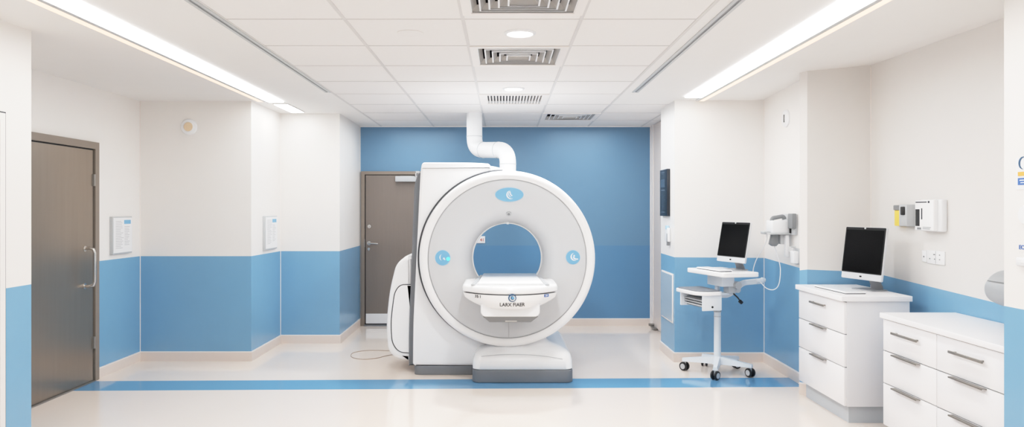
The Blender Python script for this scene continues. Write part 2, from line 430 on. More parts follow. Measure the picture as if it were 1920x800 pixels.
q = thing('linear_ceiling_light', 'short separate white light panel at the far end of the left linear light', 'light', (-2.41, 8.1, CZ), group='linear ceiling lights')
link('diffuser', bx(-2.475, 7.78, CZ - .012, -2.33, 8.42, CZ - .002), PANEL_LIGHT, q, smooth=0)
link('frame', bx(-2.482, 7.773, CZ - .008, -2.323, 8.427, CZ - .001), GRID, q, smooth=0)
linear_light(1.845, 2.01, [(-2.2, 0.4), (.4, 3.04), (3.04, 5.68), (5.68, 7.3)], 2.045, 2.095, 7.5,
             'long white linear ceiling light with warm edge strip above the right side workstations', (2.01, 2.045))
for x, lab in ((-1.70, 'narrow slot diffuser strip in the ceiling left of the tile field'), (1.285, 'narrow slot diffuser strip in the ceiling right of the tile field')):
    t = thing('slot_diffuser', lab, 'vent', (x, 4.0, CZ), group='ceiling slot diffusers')
    f = MB(); f.box(x - .03, -2.2, CZ - .008, x - .009, 7.0, CZ - .0005); f.box(x + .009, -2.2, CZ - .008, x + .03, 7.0, CZ - .0005)
    link('frame', f, LTG, t, smooth=0)
    link('slot', bx(x - .009, -2.2, CZ - .004, x + .009, 7.0, CZ - .0005), MIDG, t, smooth=0, label='dark slot')

def sqring(mb, cx, cy, a0, b0, z0, a1, b1, z1, th=.004):
    # a square funnel blade from half-size (a0,b0) at z0 to (a1,b1) at z1
    for zofs in (0,):
        lo = [(cx - a0, cy - b0, z0), (cx + a0, cy - b0, z0), (cx + a0, cy + b0, z0), (cx - a0, cy + b0, z0)]
        hi = [(cx - a1, cy - b1, z1), (cx + a1, cy - b1, z1), (cx + a1, cy + b1, z1), (cx - a1, cy + b1, z1)]
        for j in range(4): mb.face([lo[j], lo[(j + 1) % 4], hi[(j + 1) % 4], hi[j]])
def diffuser_vent(x0, y0, x1, y1, label):
    cx, cy = (x0 + x1) / 2, (y0 + y1) / 2; a, b = (x1 - x0) / 2, (y1 - y0) / 2
    t = thing('ceiling_diffuser', label, 'vent', (cx, cy, CZ), group='square ceiling diffusers')
    link('duct_box', bx(x0 + .03, y0 + .03, CZ + .002, x1 - .03, y1 - .03, CZ + .16), SEAM, t, smooth=0)
    # open the bottom of the box
    f = MB()
    f.mesh(curve_mesh([rr(cx - a + .006, cy - b + .006, cx + a - .006, cy + b - .006, .004, 2), rr(cx - a * .84, cy - b * .84, cx + a * .84, cy + b * .84, .004, 2)], .012), flatXY(CZ - .003))
    link('frame', f, BASET, t, smooth=0)
    for k, s in enumerate((.84, .69, .54, .39, .24)):
        l = MB(); z = CZ - .003 - .003 * k
        sqring(l, cx, cy, a * s, b * s, z, a * (s - .09), b * (s - .09), z + .04)
        l.mi = 1; sqring(l, cx, cy, a * s + .004, b * s + .004, z, a * s - .006, b * s - .006, z - .001)
        sqring(l, cx, cy, a * s + .004, b * s + .004, z, a * s + .003, b * s + .003, z + .009)
        link('louver', l, [LOUV, SATW], t, smooth=0)
    return t
diffuser_vent(-.24, 3.62, .47, 4.22, 'square white ceiling diffuser nearest the viewer at the top of the photo')
diffuser_vent(-.24, 5.02, .47, 5.72, 'square white ceiling diffuser between the two round downlights')
diffuser_vent(.47, 8.52, 1.17, 9.22, 'small far ceiling diffuser beside the back wall right of the duct')
for o in list(COL.objects):
    if o.name.startswith('duct_box'):
        bm = bmesh.new(); bm.from_mesh(o.data)
        bmesh.ops.delete(bm, geom=[f for f in bm.faces if f.normal.z < -.9], context='FACES'); bm.to_mesh(o.data); bm.free()
t = thing('return_air_grille', 'ceiling grille with close dark slots just before the white duct', 'vent', (.115, 7.47, CZ))
link('frame', MB().mesh(curve_mesh([rr(-.236, 7.124, .466, 7.816, .004, 2), rr(-.17, 7.19, .40, 7.76, .004, 2)], .01), flatXY(CZ - .003)), BASET, t, smooth=0)
link('backing', bx(-.20, 7.16, CZ + .03, .43, 7.79, CZ + .05), SEAM, t, smooth=0)
for k in range(19):
    x = -.165 + k * .0315
    link('slat', bx(x - .0075, 7.18, CZ - .004, x + .0075, 7.77, CZ + .028), BASET, t, smooth=0)
for x, y, r, lab in ((.11, 4.66, .082, 'round recessed downlight nearest the viewer, in front of the middle diffuser'), (.10, 6.81, .082, 'farther round recessed downlight, just before the slotted grille')):
    t = thing('downlight', lab, 'light', (x, y, CZ), group='round downlights')
    M = Matrix.Translation((x, y, CZ))
    link('trim_ring', MB().lathe([(r + .022, 0), (r + .022, -.004), (r + .004, -.012), (r, -.008), (r, 0)], M, 48), SATW, t)
    link('lens', MB().cyl((x, y, CZ - .007), (x, y, CZ - .001), r, n=48), DOWN_LIGHT, t)
o = link('ceiling_speaker', MB().lathe([(.085, 0), (.085, -.003), (.08, -.005), (0, -.005)], Matrix.Translation((-.6, 4.66, CZ - .0005)), 48), TILE)
tag(o, 'faint flush white round disc in ceiling tile left of the near downlight', 'ceiling disc')

# duct from ceiling to the scanner
def bend(pts, r, n=8):
    pts = [Vector(p) for p in pts]; out = [pts[0]]
    for i in range(1, len(pts) - 1):
        p = pts[i]; a = (pts[i - 1] - p).normalized(); b = (pts[i + 1] - p).normalized()
        s, e = p + a * r, p + b * r
        for k in range(n + 1):
            u = k / n; out.append(s * (1 - u) ** 2 + p * 2 * u * (1 - u) + e * u * u)
    out.append(pts[-1]); return out
DA, DB = (-.338, 8.55), (.055, 8.12)
zA, zB = 1.6 + 111 * DA[1] / F, 1.6 + 111 * DB[1] / F
duct = thing('vent_duct', 'white round S-bend duct running from the ceiling to the scanner top', 'duct', (DB[0], DB[1], 1.9))
ctr = [(DA[0], DA[1], CZ + .02), (DA[0], DA[1], zA), (DB[0], DB[1], zB), (DB[0], DB[1], 1.962)]
pts = bend(ctr, .15, 10)
link('pipe', MB().tube(pts, .093, 32), SATW, duct)
def collar(p, d, r=.0965, w=.006):
    p, d = Vector(p), Vector(d).normalized(); link('joint_ring', MB().cyl(p - d * w / 2, p + d * w / 2, r, n=32), LTG, duct)
run = Vector(ctr[2]) - Vector(ctr[1])
collar((DA[0], DA[1], zA + .16), (0, 0, 1)); collar(Vector(ctr[1]) + run.normalized() * .16, run); collar(Vector(ctr[2]) - run.normalized() * .16, run); collar((DB[0], DB[1], zB - .16), (0, 0, 1))

# ------------------------------------------------------------------ the scanner
GX, GZ, GY = .04, 1.135, 6.75
scan = thing('mri_scanner', 'large white ring-shaped medical scanner with short patient table standing mid room', 'medical scanner', (0.0, 7.1, 0))
MG = Matrix(((1, 0, 0, GX), (0, 0, 1, 0), (0, 1, 0, GZ), (0, 0, 0, 1)))     # lathe z -> world Y
# ring rim
def arcp(cx, cy, r, a0, a1, n=6): return [(cx + r * math.cos(R(a0 + (a1 - a0) * i / n)), cy + r * math.sin(R(a0 + (a1 - a0) * i / n))) for i in range(n + 1)]
prof = [(.80, 6.97), (.8275, 6.955), (.8295, 6.90)] + arcp(.7825, GY + .047, .047, 0, -90, 8)[1:] + [(.752, GY), (.746, GY + .006), (.742, GY + .02)]
link('outer_rim', MB().lathe(prof, MG, 128), GLOSSW, scan, smooth=50)
fp = [(.744, GY + .02), (.741, GY + .006), (.735, GY + .003), (.66, GY + .003), (.58, GY + .004), (.53, GY + .008), (.49, GY + .017), (.455, GY + .031), (.42, GY + .052), (.39, GY + .08), (.365, GY + .112), (.348, GY + .15), (.338, GY + .19)]
front = link('front_panel', MB().lathe(fp, MG, 128), PANELG, scan, smooth=60, label='pale grey round front panel flaring into the opening')
link('throat_ring', MB().lathe([(.339, GY + .185), (.334, GY + .18), (.327, GY + .185), (.325, GY + .20), (.333, GY + .26), (.36, GY + .27)], MG, 128), LIPG, scan)
link('bore_liner', MB().lathe([(.36, GY + .26), (.42, GY + .4), (.43, 8.22)], MG, 96), LIPG, scan)
link('rim_seam', MB().lathe([(.743 + .0022 * math.cos(R(a)), GY + .004 + .0022 * math.sin(R(a))) for a in range(0, 360, 60)], MG, 128, closed=True), SEAMG, scan)
# dark gasket on the left half between ring and housing
gm = Matrix.Translation((-.012, 0, 0)) @ MG
tor = [(.843 + .0075 * math.cos(R(a)), 6.935 + .012 * math.sin(R(a))) for a in range(0, 360, 45)]
link('gasket', MB().lathe(tor, gm, 96, 92, 262, closed=True), SEAM, scan, label='dark curved seam')
# housing front cover
arc = [(GX + .79 * math.cos(R(a)), GZ + .79 * math.sin(R(a))) for a in range(78, -61, -6)]
hou = fillet([(-.84, .085, .01), (-.872, .10, .02), (-.868, .5, .1), (-.80, 1.93, .1), (-.79, 2.035, .06), (-.3, 2.035, .1), (-.1, 2.02, .1), (.1, 1.965, .1)], .05) + arc + [(.42, .4), (.42, .085)]
hole = ell(GX, GZ, .435, .435, 64)
link('front_cover', MB().mesh(curve_mesh([hou, hole], .12, .025, 3), frontXZ(7.01)), GLOSSW, scan, smooth=35)
fr_o = fillet([(-.925, .05, .02), (-.925, .4, .1), (-.87, 1.85, .1), (-.83, 1.965, .03), (-.3, 1.97, .1), (-.1, 1.95, .1)], .05) + [(GX + .76 * math.cos(R(a)), GZ + .76 * math.sin(R(a))) for a in range(78, -61, -6)] + [(.40, .4), (.40, .05)]
link('side_frame', MB().mesh(curve_mesh([fr_o, hole], .13, .008), frontXZ(7.14)), PLINTH, scan, label='grey frame strip behind the white cover')
rear = fillet([(-.86, .05, .05), (-.84, .5, .1), (-.79, 1.9, .1), (-.76, 1.99, .08), (-.3, 2.0, .1), (-.1, 1.99, .1), (.2, 1.94, .1)], .05) + [(GX + .76 * math.cos(R(a)), GZ + .76 * math.sin(R(a))) for a in range(72, -61, -6)] + [(.40, .4), (.40, .05)]
link('rear_housing', MB().mesh(curve_mesh([rear, hole], 1.06, .04, 3), frontXZ(7.72)), GLOSSW, scan, smooth=35)
# top cover lip
tc_ = fillet([(-.792, 1.985, .01), (-.782, 2.052, .045), (-.3, 2.05, .2), (-.13, 2.04, .03), (-.11, 1.99, .01)], .03)
link('top_cover', MB().mesh(curve_mesh([tc_], .17, .012), frontXZ(7.03)), GLOSSW, scan, smooth=35)
# corner clip on the top left
link('corner_clip', MB().box(-.865, 7.1, 1.955, -.825, 7.16, 1.975, bev=.004).box(-.865, 7.1, 1.915, -.853, 7.16, 1.975, bev=.004).box(-.86, 7.1, 1.915, -.835, 7.16, 1.928, bev=.003), SATW, scan)
# rear pod on the left
pod = fillet([(-.89, 1.155, .01), (-.955, 1.145, .04), (-1.06, 1.06, .12), (-1.125, .80, .3), (-1.16, .45, .3), (-1.14, .2, .2), (-1.06, .115, .1), (-.89, .10, .01)], .05, 8)
podo = link('side_pod', MB().mesh(curve_mesh([pod], .55, .045, 4), frontXZ(7.39)), GLOSSW, scan, smooth=50)
pl = fillet([(-.90, .86, .004), (-1.02, .86, .05), (-1.075, .78, .08), (-1.112, .50, .2), (-1.10, .28, .12), (-1.03, .185, .08), (-.90, .175, .004)], .05, 8)
sh = 7.39 - .275
ring_ = [(x, y, 0) for x, y in pl]
ins = fillet([(-.90, .852, .004), (-1.015, .852, .05), (-1.066, .776, .08), (-1.103, .50, .2), (-1.091, .285, .12), (-1.027, .193, .08), (-.90, .183, .004)], .05, 8)
link('access_panel_seam', MB().mesh(curve_mesh([pl], .006), frontXZ(sh - .003)), SEAM, podo, label='dark outline of the access panel')
link('access_panel', MB().mesh(curve_mesh([ins], .014, .005), frontXZ(sh - .006)), GLOSSW, podo)
# plinths
pf = rr(-.86, 6.955, -.26, 8.15, .05)
link('plinth', MB().mesh(curve_mesh([pf], .088, .008), flatXY(.044)), PLINTH, scan, label='dark grey plinth')
ped = rr(-.285, 6.63, .648, 7.95, .07)
link('plinth', MB().mesh(curve_mesh([ped], .118, .012, 3), flatXY(.06)), PLINTH, scan, label='dark grey plinth under the front foot')
def rs(x0, y0, x1, y1, r, z, n=8, tilt=0.0): return [(x, y, z + tilt * (x - .18)) for x, y in rr(x0, y0, x1, y1, r, n)]
secs = [rs(-.27, 6.645, .634, 7.93, .06, .119), rs(-.283, 6.632, .646, 7.94, .07, .128), rs(-.278, 6.637, .642, 7.94, .08, .20), rs(-.26, 6.655, .63, 7.93, .10, .25), rs(-.22, 6.70, .598, 7.9, .12, .281), rs(-.16, 6.78, .53, 7.86, .14, .304), rs(-.10, 6.83, .45, 7.8, .15, .33), rs(-.05, 6.86, .40, 7.75, .15, .37), rs(-.03, 6.87, .385, 7.7, .15, .45)]
foot = link('front_foot', MB().loft(secs), GLOSSW, scan, smooth=60)
sm = MB()
def zfun(x): return .262 - .055 * abs((x - .10) / .5) ** 2.2
sm.tube([(x, 6.633 + (.03 if abs(x - .18) > .4 else 0.004), zfun(x)) for x in [-.20 + .05 * k for k in range(16)]], .0022, 6)
link('foot_seam', sm, SEAMG, foot)
# emblems on the front panel
def emblem(name, cx, cz, a, b, seed, mark):
    e = link(name, MB().mesh(curve_mesh([ell(cx, cz, a, b, 64)], .005, .001), frontXZ(GY + .0015)), LOGOE, scan)
    link('emblem_face', MB().mesh(curve_mesh([ell(cx, cz, a - .004, b - .004, 64)], .004), frontXZ(GY - .0018)), LOGOB, e)
    mk = MB()
    for sp in mark: mk.mesh(curve_mesh([[(cx + x, cz + y) for x, y in sp]], .003), frontXZ(GY - .0045))
    link('emblem_mark', mk, MARKW, e)
def cres(cx, cy, r, th, a0, a1, n=20):
    o = [(cx + r * math.cos(R(a0 + (a1 - a0) * i / n)), cy + r * math.sin(R(a0 + (a1 - a0) * i / n))) for i in range(n + 1)]
    i_ = []
    for k in range(n, -1, -1):
        u = k / n; w_ = th * math.sin(math.pi * min(max(u, .03), .97)); a = R(a0 + (a1 - a0) * u); i_.append((cx + (r - w_ - .001) * math.cos(a), cy + (r - w_ - .001) * math.sin(a)))
    return o + i_
emblem('emblem', .06, 1.737, .1345, .068, 1, [cres(.012, -.002, .04, .011, 100, 300), cres(.02, .006, .03, .006, 110, 270), [(.0, .03), (.008, .034), (.018, .0), (.03, -.008), (.024, -.014), (.008, -.004)]])
emblem('emblem', -.565, 1.145, .073, .073, 2, [cres(.0, .004, .03, .008, 110, 250), [(.006, .0), (.014, .004), (.026, -.016), (.024, -.022), (.012, -.016), (.004, -.012)]])
emblem('emblem', .657, 1.15, .068, .068, 3, [cres(.012, .004, .036, .012, 100, 300), [(.005, .024), (.018, .02), (.012, -.004), (.03, -.012), (.048, -.012), (.046, -.022), (.012, -.02), (.0, -.008)]])
link('indicator_light', MB().mesh(curve_mesh([ell(-.513, 1.135, .018, .018, 24)], .005, .001), frontXZ(GY - .006)), TEAL, scan, label='glowing teal dot')
# small round sensor in the funnel and top notch
sen = MB(); sp_ = Vector((.055, GY + .05, 1.558)); nv = Vector((0, -.75, -.6)).normalized()
sen.cyl(sp_, sp_ + nv * .008, .026, n=24); s_ = link('bore_sensor', sen, LTG, scan)
link('sensor_dot', MB().cyl(sp_ + nv * .008, sp_ + nv * .012, .012, n=16), MIDG, s_)
link('alignment_tab', MB().box(.035, GY + .175, 1.455, .058, GY + .19, 1.478, bev=.003), SATW, scan)
link('panel_seam', bx(GX + .014 - .0015, GY - .0002, GZ - .735, GX + .014 + .0015, GY + .002, .67), SEAMG, scan)

# patient table (part of the scanner)
TX = .062
def bow(x, yf, half, drop): return yf + drop * (abs(x - TX) / half) ** 2.2
def tplan(half, yf, drop, yb, z, n=14, rc=.05):
    fr_ = [(TX - half + 2 * half * i / n) for i in range(n + 1)]
    pts = [(x, bow(x, yf, half, drop)) for x in fr_]
    pts += [(TX + half, yb - .06), (TX + half - .05, yb), (TX - half + .05, yb), (TX - half, yb - .06)]
    return [(x, y, z) for x, y in fillet(pts, .03, 3)]
tbl = link('patient_table', MB().loft([tplan(.405, 6.03, .235, 6.79, .886), tplan(.416, 6.02, .235, 6.80, .897), tplan(.416, 6.02, .235, 6.80, .925), tplan(.408, 6.035, .23, 6.79, .944), tplan(.392, 6.055, .22, 6.78, .95)]), GLOSSW, scan, smooth=50)
link('table_seam', MB().loft([tplan(.392, 6.032, .24, 6.76, .876), tplan(.392, 6.032, .24, 6.76, .888)]), SEAM, tbl, label='dark line under the table edge')
APR = [(.877, .412, 6.022, .24), (.84, .40, 6.026, .24), (.815, .365, 6.035, .22), (.79, .315, 6.045, .19), (.77, .265, 6.062, .15), (.752, .21, 6.085, .11)]
apr = link('table_apron', MB().loft([tplan(h_, yf, dr, 6.77, z) for z, h_, yf, dr in APR]), GLOSSW, tbl, smooth=60)
col_ = [(-.19, .80), (-.19, .71, .03), (-.165, .682, .03), (.29, .682, .03), (.315, .71, .03), (.315, .80)]
link('table_support', MB().mesh(curve_mesh([fillet(col_, .02)], .62, .008), frontXZ(6.455)), SATW, tbl)
und = MB(); und.loft([[(-.17, 6.16, .681), (.30, 6.16, .681), (.30, 6.76, .681), (-.17, 6.76, .681)], [(-.115, 6.2, .628), (.24, 6.2, .628), (.24, 6.76, .628), (-.115, 6.76, .628)]])
un = link('underside_tray', und, MIDG, tbl, label='grey underside')
link('underside_strip', MB().box(.0, 6.175, .664, .13, 6.2, .672).box(.02, 6.19, .636, .12, 6.21, .646), BASET, un)
pad = MB()
pad.loft([[(TX - .28, 6.17, .951), (TX + .285, 6.17, .951), (TX + .258, 7.06, .951), (TX - .255, 7.06, .951)], [(TX - .28, 6.165, .966), (TX + .285, 6.165, .966), (TX + .258, 7.065, .966), (TX - .255, 7.065, .966)], [(TX - .27, 6.18, .974), (TX + .275, 6.18, .974), (TX + .25, 7.05, .974), (TX - .247, 7.05, .974)]])
link('table_pad', pad, GLOSSW, tbl, smooth=30)
for s in (-1, 1):
    rl = MB(); a, b = TX + s * .318, TX + s * .272
    rl.loft([[(a - .018, 6.17, z), (a + .018, 6.17, z), (b + .012, 7.04, z), (b - .012, 7.04, z)] for z in (.948, .958)])
    link('pad_rail', rl, LTG, tbl)
# writing on the apron
def onbow(mb, yoff):
    for v in mb.bm.verts:
        z = v.co.z; k = min(range(len(APR) - 1), key=lambda i: 0 if APR[i][0] >= z >= APR[i + 1][0] else abs(APR[i][0] - z) + 9)
        A, B = APR[k], APR[k + 1]; u = min(max((A[0] - z) / (A[0] - B[0]), 0), 1)
        h_ = A[1] + (B[1] - A[1]) * u; yf = A[2] + (B[2] - A[2]) * u; dr = A[3] + (B[3] - A[3]) * u
        v.co.y = bow(v.co.x, yf, h_, dr) - yoff + v.co.y
    return mb
def lettering(name, body, x, z, size, m, parent, bold=0.0, sx=1.0):
    me = text_mesh(body, size); mb = MB().mesh(me, frontXZ(0) @ Matrix.Diagonal((sx, 1, 1, 1)))
    bmesh.ops.translate(mb.bm, vec=(x, 0, z), verts=mb.bm.verts[:])
    return link(name, onbow(mb, .002), m, parent, smooth=0)
lettering('lettering', 'LARX FIAER', .078, .797, .044, INK, apr, sx=.92)
lettering('lettering', '35 I', -.215, .858, .034, INK, apr)
lb = MB().mesh(curve_mesh([rr(.352, .85, .392, .876, .003)], .002), frontXZ(0)); onbow(lb, .0015); link('label', lb, INKB, apr, smooth=0, label='small blue label')
lettering('lettering', '20', .372, .863, .022, MARKW, apr)
lg = MB().mesh(curve_mesh([ell(.078, .858, .034, .034, 40) , ell(.080, .856, .025, .026, 40)], .003), frontXZ(0))
link('table_logo', onbow(lg, .003), NAVY, apr, smooth=0)
lg = MB().mesh(curve_mesh([fillet([(.07, .878), (.095, .865), (.097, .848), (.078, .84), (.064, .85), (.064, .862)], .008)], .002), frontXZ(0)); onbow(lg, .002)
link('logo_drop', lg, LOGOB, apr, smooth=0)
lg = MB().mesh(curve_mesh([[(.08 + x, .858 + y) for x, y in cres(0, 0, .014, .006, 60, 330)]], .003), frontXZ(0)); onbow(lg, .004); link('logo_swirl', lg, NAVY, apr, smooth=0)

# thin cord on the floor
def spline(pts, n=10, closed=False):
    P_ = [Vector(p) for p in pts]; out = []
    for i in range(len(P_) - 1):
        a = P_[max(i - 1, 0)]; b = P_[i]; c_ = P_[i + 1]; d_ = P_[min(i + 2, len(P_) - 1)]
        for k in range(n):
            t = k / n
            out.append(.5 * ((2 * b) + (c_ - a) * t + (2 * a - 5 * b + 4 * c_ - d_) * t * t + (3 * b - a - 3 * c_ + d_) * t ** 3))
    out.append(P_[-1]); return out
def floor_pt(px, py, z=.004):
    Y = F * (H - z) / (py - 392); return ((px - 943) * Y / F, Y, z)
cp = [floor_pt(*p) for p in ((738, 664), (722, 667), (706, 671), (680, 673), (660, 669), (662, 661), (690, 656.5), (730, 657))]
cp = [(x, y, .004) for x, y, z in cp]; cp[0] = (cp[0][0], cp[0][1], .004)
tag(link('floor_cord', MB().tube(spline(cp), .0042, 8), CORD, origin=(-1.5, 7.9, 0)), 'thin tan cord looped on the floor left of the scanner', 'cord')

# ------------------------------------------------------------------ left wall things
det = thing('smoke_detector', 'round white detector with peach mesh centre on the left recess wall', 'detector', (-3.31, 7.6, 2.467))
MD = Matrix(((1, 0, 0, -3.31), (0, 0, -1, 7.6), (0, 1, 0, 2.467), (0, 0, 0, 1)))
link('housing', MB().lathe([(.085, .0), (.085, .012), (.078, .022), (.052, .026), (.048, .03)], MD, 48), SATW, det)
link('mesh_centre', MB().lathe([(.05, .026), (.046, .03), (0, .034)], MD, 48), SPEAKC, det, label='peach dotted centre')

def notice(xw, y0, y1, z0, z1, label, seed):
    t = thing('notice_board', label, 'notice', (xw, (y0 + y1) / 2, z0), group='wall notice boards')
    rnd = random.Random(seed)
    b = link('board', bx(xw - .004, y0, z0, xw + .03, y1, z1, bev=.004), LTG, t)
    s = link('sheet', bx(xw + .029, y0 + .015, z0 + .015, xw + .033, y1 - .01, z1 - .012), SATW, t)
    W = y1 - y0
    link('heading_block', bx(xw + .032, y0 + W * .56, z1 - .075, xw + .0345, y1 - W * .1, z1 - .035), BLUEL, t)
    ln = MB()
    for col0, wmax, n, top in ((.14, .40, 17, .045), (.58, .28, 12, .10)):
        for k in range(n):
            z = z1 - top - k * .0165
            if z < z0 + .045: break
            ln.box(xw + .032, y0 + W * col0, z - .0035, xw + .0338, y0 + W * (col0 + wmax * rnd.uniform(.6, 1)), z)
    link('printed_lines', ln, INKG, s, smooth=0)
notice(-3.83, 7.01, 7.38, 1.155, 1.527, 'white notice board with blue heading block beside the left brown door', 3)
notice(-2.657, 7.96, 8.38, 1.145, 1.524, 'narrow-looking white notice board on the short wall left of the scanner', 5)
# sign seen through the bore
t = thing('wall_plate', 'small white plate with red print on back wall, seen through the scanner opening', 'sign', (-.29, 9.9, 1.13))
link('plate', bx(-.36, 9.885, 1.135, -.245, 9.9, 1.23, bev=.003), SATW, t)
me = text_mesh('41', .06); mb = MB().mesh(me, frontXZ(9.884)); bmesh.ops.translate(mb.bm, vec=(-.285, 0, 1.178), verts=mb.bm.verts[:]); link('print', mb, RED, t, smooth=0)

# ------------------------------------------------------------------ right side wall things
t = thing('control_panel', 'tall black control panel with pale print on the wall end right of the back wall', 'panel', (1.8, 7.92, 1.53))
link('casing', bx(1.765, 7.75, 1.525, 1.804, 8.1, 2.036, bev=.006), PANELD, t)
for (u0, u1, v0, v1) in ((.2, .7, .93, .945), (.25, .6, .90, .908), (.12, .7, .55, .57), (.12, .7, .42, .425), (.12, .7, .3, .305), (.12, .7, .2, .205), (.2, .75, .08, .09)):
    link('printed_line', bx(1.7635, 8.1 - .35 * u1, 1.525 + .511 * v0, 1.766, 8.1 - .35 * u0, 1.525 + .511 * v1), PANELT, t, smooth=0)
for k in range(5):
    for j in range(2): link('printed_line', bx(1.7635, 7.83 + j * .1, 1.6 + k * .05, 1.766, 7.87 + j * .1, 1.604 + k * .05), PANELT, t, smooth=0)
link('display', bx(1.763, 7.85, 1.84, 1.766, 8.05, 1.93), mat('panel_display', (62, 76, 92), .25), t)
t = thing('wall_dispenser', 'small slim white dispenser under the black control panel', 'dispenser', (1.8, 7.77, 1.2))
link('body', MB().box(1.765, 7.72, 1.25, 1.8, 7.86, 1.40, bev=.008), SATW, t)
link('button', MB().box(1.758, 7.755, 1.385, 1.79, 7.80, 1.425, bev=.004), LOGOE, t, label='pale blue top cap')
link('slot', MB().box(1.762, 7.735, 1.21, 1.79, 7.76, 1.34, bev=.003), MIDG, t, label='grey vertical bar')
t = thing('access_panel', 'pale metal access panel set in blue wainscot beside the cart', 'panel', (1.8, 7.86, .4))
link('frame', bx(1.788, 7.594, .396, 1.8, 8.127, .917, bev=.002), BASET, t)
link('plate', bx(1.785, 7.612, .412, 1.79, 8.108, .90), mat('panel_plate', (196, 212, 224), .25, metal=.3), t)

t = thing('wall_alarm', 'oval white alarm with dark slit high on the right recess wall', 'detector', (2.725, 6.93, 2.473))
MA = Matrix(((0, 0, -1, 2.732), (-1, 0, 0, 6.93), (0, 1, 0, 2.473), (0, 0, 0, 1)))
link('housing', MB().lathe([(.085, 0), (.085, .012), (.078, .02), (.05, .025), (0, .027)], MA, 40), SATW, t)
link('slit', MB().box(2.702, 6.922, 2.435, 2.712, 6.938, 2.51, bev=.003), BLACK, t, label='dark vertical slit')

# wall-mounted diagnostic device
t = thing('diagnostic_wall_unit', 'white and grey wall-mounted diagnostic unit with hanging handset behind the cart', 'medical device', (2.725, 6.85, 1.25))
link('back_plate', MB().box(2.70, 6.66, 1.36, 2.728, 6.98, 1.555, bev=.005), LTG, t)
link('side_block', MB().box(2.67, 6.645, 1.42, 2.71, 6.75, 1.56, bev=.006), MIDG, t, label='grey block')
b = link('body', MB().box(2.53, 6.76, 1.375, 2.705, 6.93, 1.495, bev=.012), SATW, t)
link('vent_slot', MB().box(2.685, 6.74, 1.375, 2.70, 6.755, 1.45), BLACK, b, label='black slot')
link('shelf', MB().box(2.49, 6.74, 1.362, 2.70, 6.95, 1.378, bev=.005).box(2.465, 6.80, 1.366, 2.53, 6.90, 1.392, bev=.008), LTG, t)
link('grip', MB().tube(bend([(2.555, 6.83, 1.475), (2.55, 6.83, 1.515), (2.66, 6.83, 1.535), (2.67, 6.83, 1.505)], .02, 5), .019, 12), MIDG, t, label='grey curved grip')
hs = MB(); hs.loft([rs(2.575 - .03, 6.80, 2.575 + .03, 6.86, .015, 1.362, 4), rs(2.56 - .03, 6.80, 2.575 + .035, 6.86, .015, 1.30, 4), rs(2.545 - .02, 6.80, 2.575 + .03, 6.86, .012, 1.27, 4), rs(2.57 - .02, 6.81, 2.575 + .015, 6.85, .01, 1.25, 4)])
link('handset', hs, MIDG, t, label='dark grey hanging handset')
link('holder', MB().box(2.62, 6.80, 1.27, 2.665, 6.86, 1.365, bev=.008), LTG, t)
link('holder', MB().box(2.655, 6.76, 1.15, 2.69, 6.81, 1.36, bev=.008).box(2.685, 6.76, 1.2, 2.727, 6.80, 1.25), SATW, t)
o = thing('sanitizer_bottle', 'small white bottle in wall holder right of the diagnostic unit', 'bottle', (2.71, 6.64, 1.08))
link('body', MB().box(2.665, 6.60, 1.10, 2.715, 6.69, 1.215, bev=.01), SATW, o)
link('pump', MB().cyl((2.69, 6.645, 1.215), (2.69, 6.645, 1.25), .009).box(2.66, 6.635, 1.245, 2.70, 6.655, 1.26, bev=.003), LTG, o)
link('bracket', MB().box(2.712, 6.59, 1.09, 2.727, 6.70, 1.24, bev=.003), LTG, o)
c1 = spline([(2.51, 6.85, 1.362), (2.51, 6.85, 1.31), (2.48, 6.88, 1.22), (2.43, 6.90, 1.12), (2.40, 6.90, 1.03), (2.37, 6.82, .96)], 8)
tag(link('device_cable', MB().tube(c1, .0045, 8), SATW, origin=(2.45, 6.88, 1.0)), 'pale cable drooping from the device shelf to the cart top', 'cable', 'cables between device and cart')
c2 = spline([(2.575, 6.83, 1.25), (2.60, 6.82, 1.16), (2.62, 6.80, 1.04), (2.60, 6.78, .90), (2.555, 6.78, .845), (2.50, 6.82, .85), (2.475, 6.92, .90)], 8)
tag(link('device_cable', MB().tube(c2, .0045, 8), SATW, origin=(2.55, 6.8, .85)), 'pale cable hanging in a loop from the handset to the cart arm', 'cable', 'cables between device and cart')

# right wall dispensers and sockets
XW = 3.17
t = thing('specimen_dispenser', 'wide white wall dispenser with black window above the sockets', 'dispenser', (XW, 5.26, 1.437))
b = link('casing', MB().box(3.125, 5.13, 1.437, XW, 5.40, 1.672, bev=.012, seg=3), SATW, t)
f = link('front', MB().box(3.09, 5.17, 1.442, 3.13, 5.405, 1.668, bev=.01, seg=3), GLOSSW, t)
link('window', bx(3.0885, 5.34, 1.475, 3.0915, 5.392, 1.60), BLACK, f, label='black window')
link('slot', bx(3.0885, 5.305, 1.525, 3.0915, 5.318, 1.607), INK, f, label='black slot')
link('top_slot', MB().box(3.0885, 5.25, 1.648, 3.0915, 5.39, 1.656).box(3.0885, 5.215, 1.645, 3.0915, 5.235, 1.66), INK, f)
link('vent_lines', MB().box(3.0885, 5.2, 1.466, 3.0915, 5.30, 1.47).box(3.0885, 5.21, 1.455, 3.0915, 5.30, 1.459).box(3.0885, 5.32, 1.45, 3.0915, 5.37, 1.465), MIDG, f)
t = thing('glove_box', 'light grey wall box with black knob between yellow box and white dispenser', 'dispenser', (XW, 5.56, 1.468))
link('casing', MB().box(3.10, 5.53, 1.468, XW + .004, 5.64, 1.637, bev=.008), LTG, t)
link('knob', MB().box(3.088, 5.55, 1.555, 3.102, 5.60, 1.62, bev=.006), BLACK, t, label='black knob')
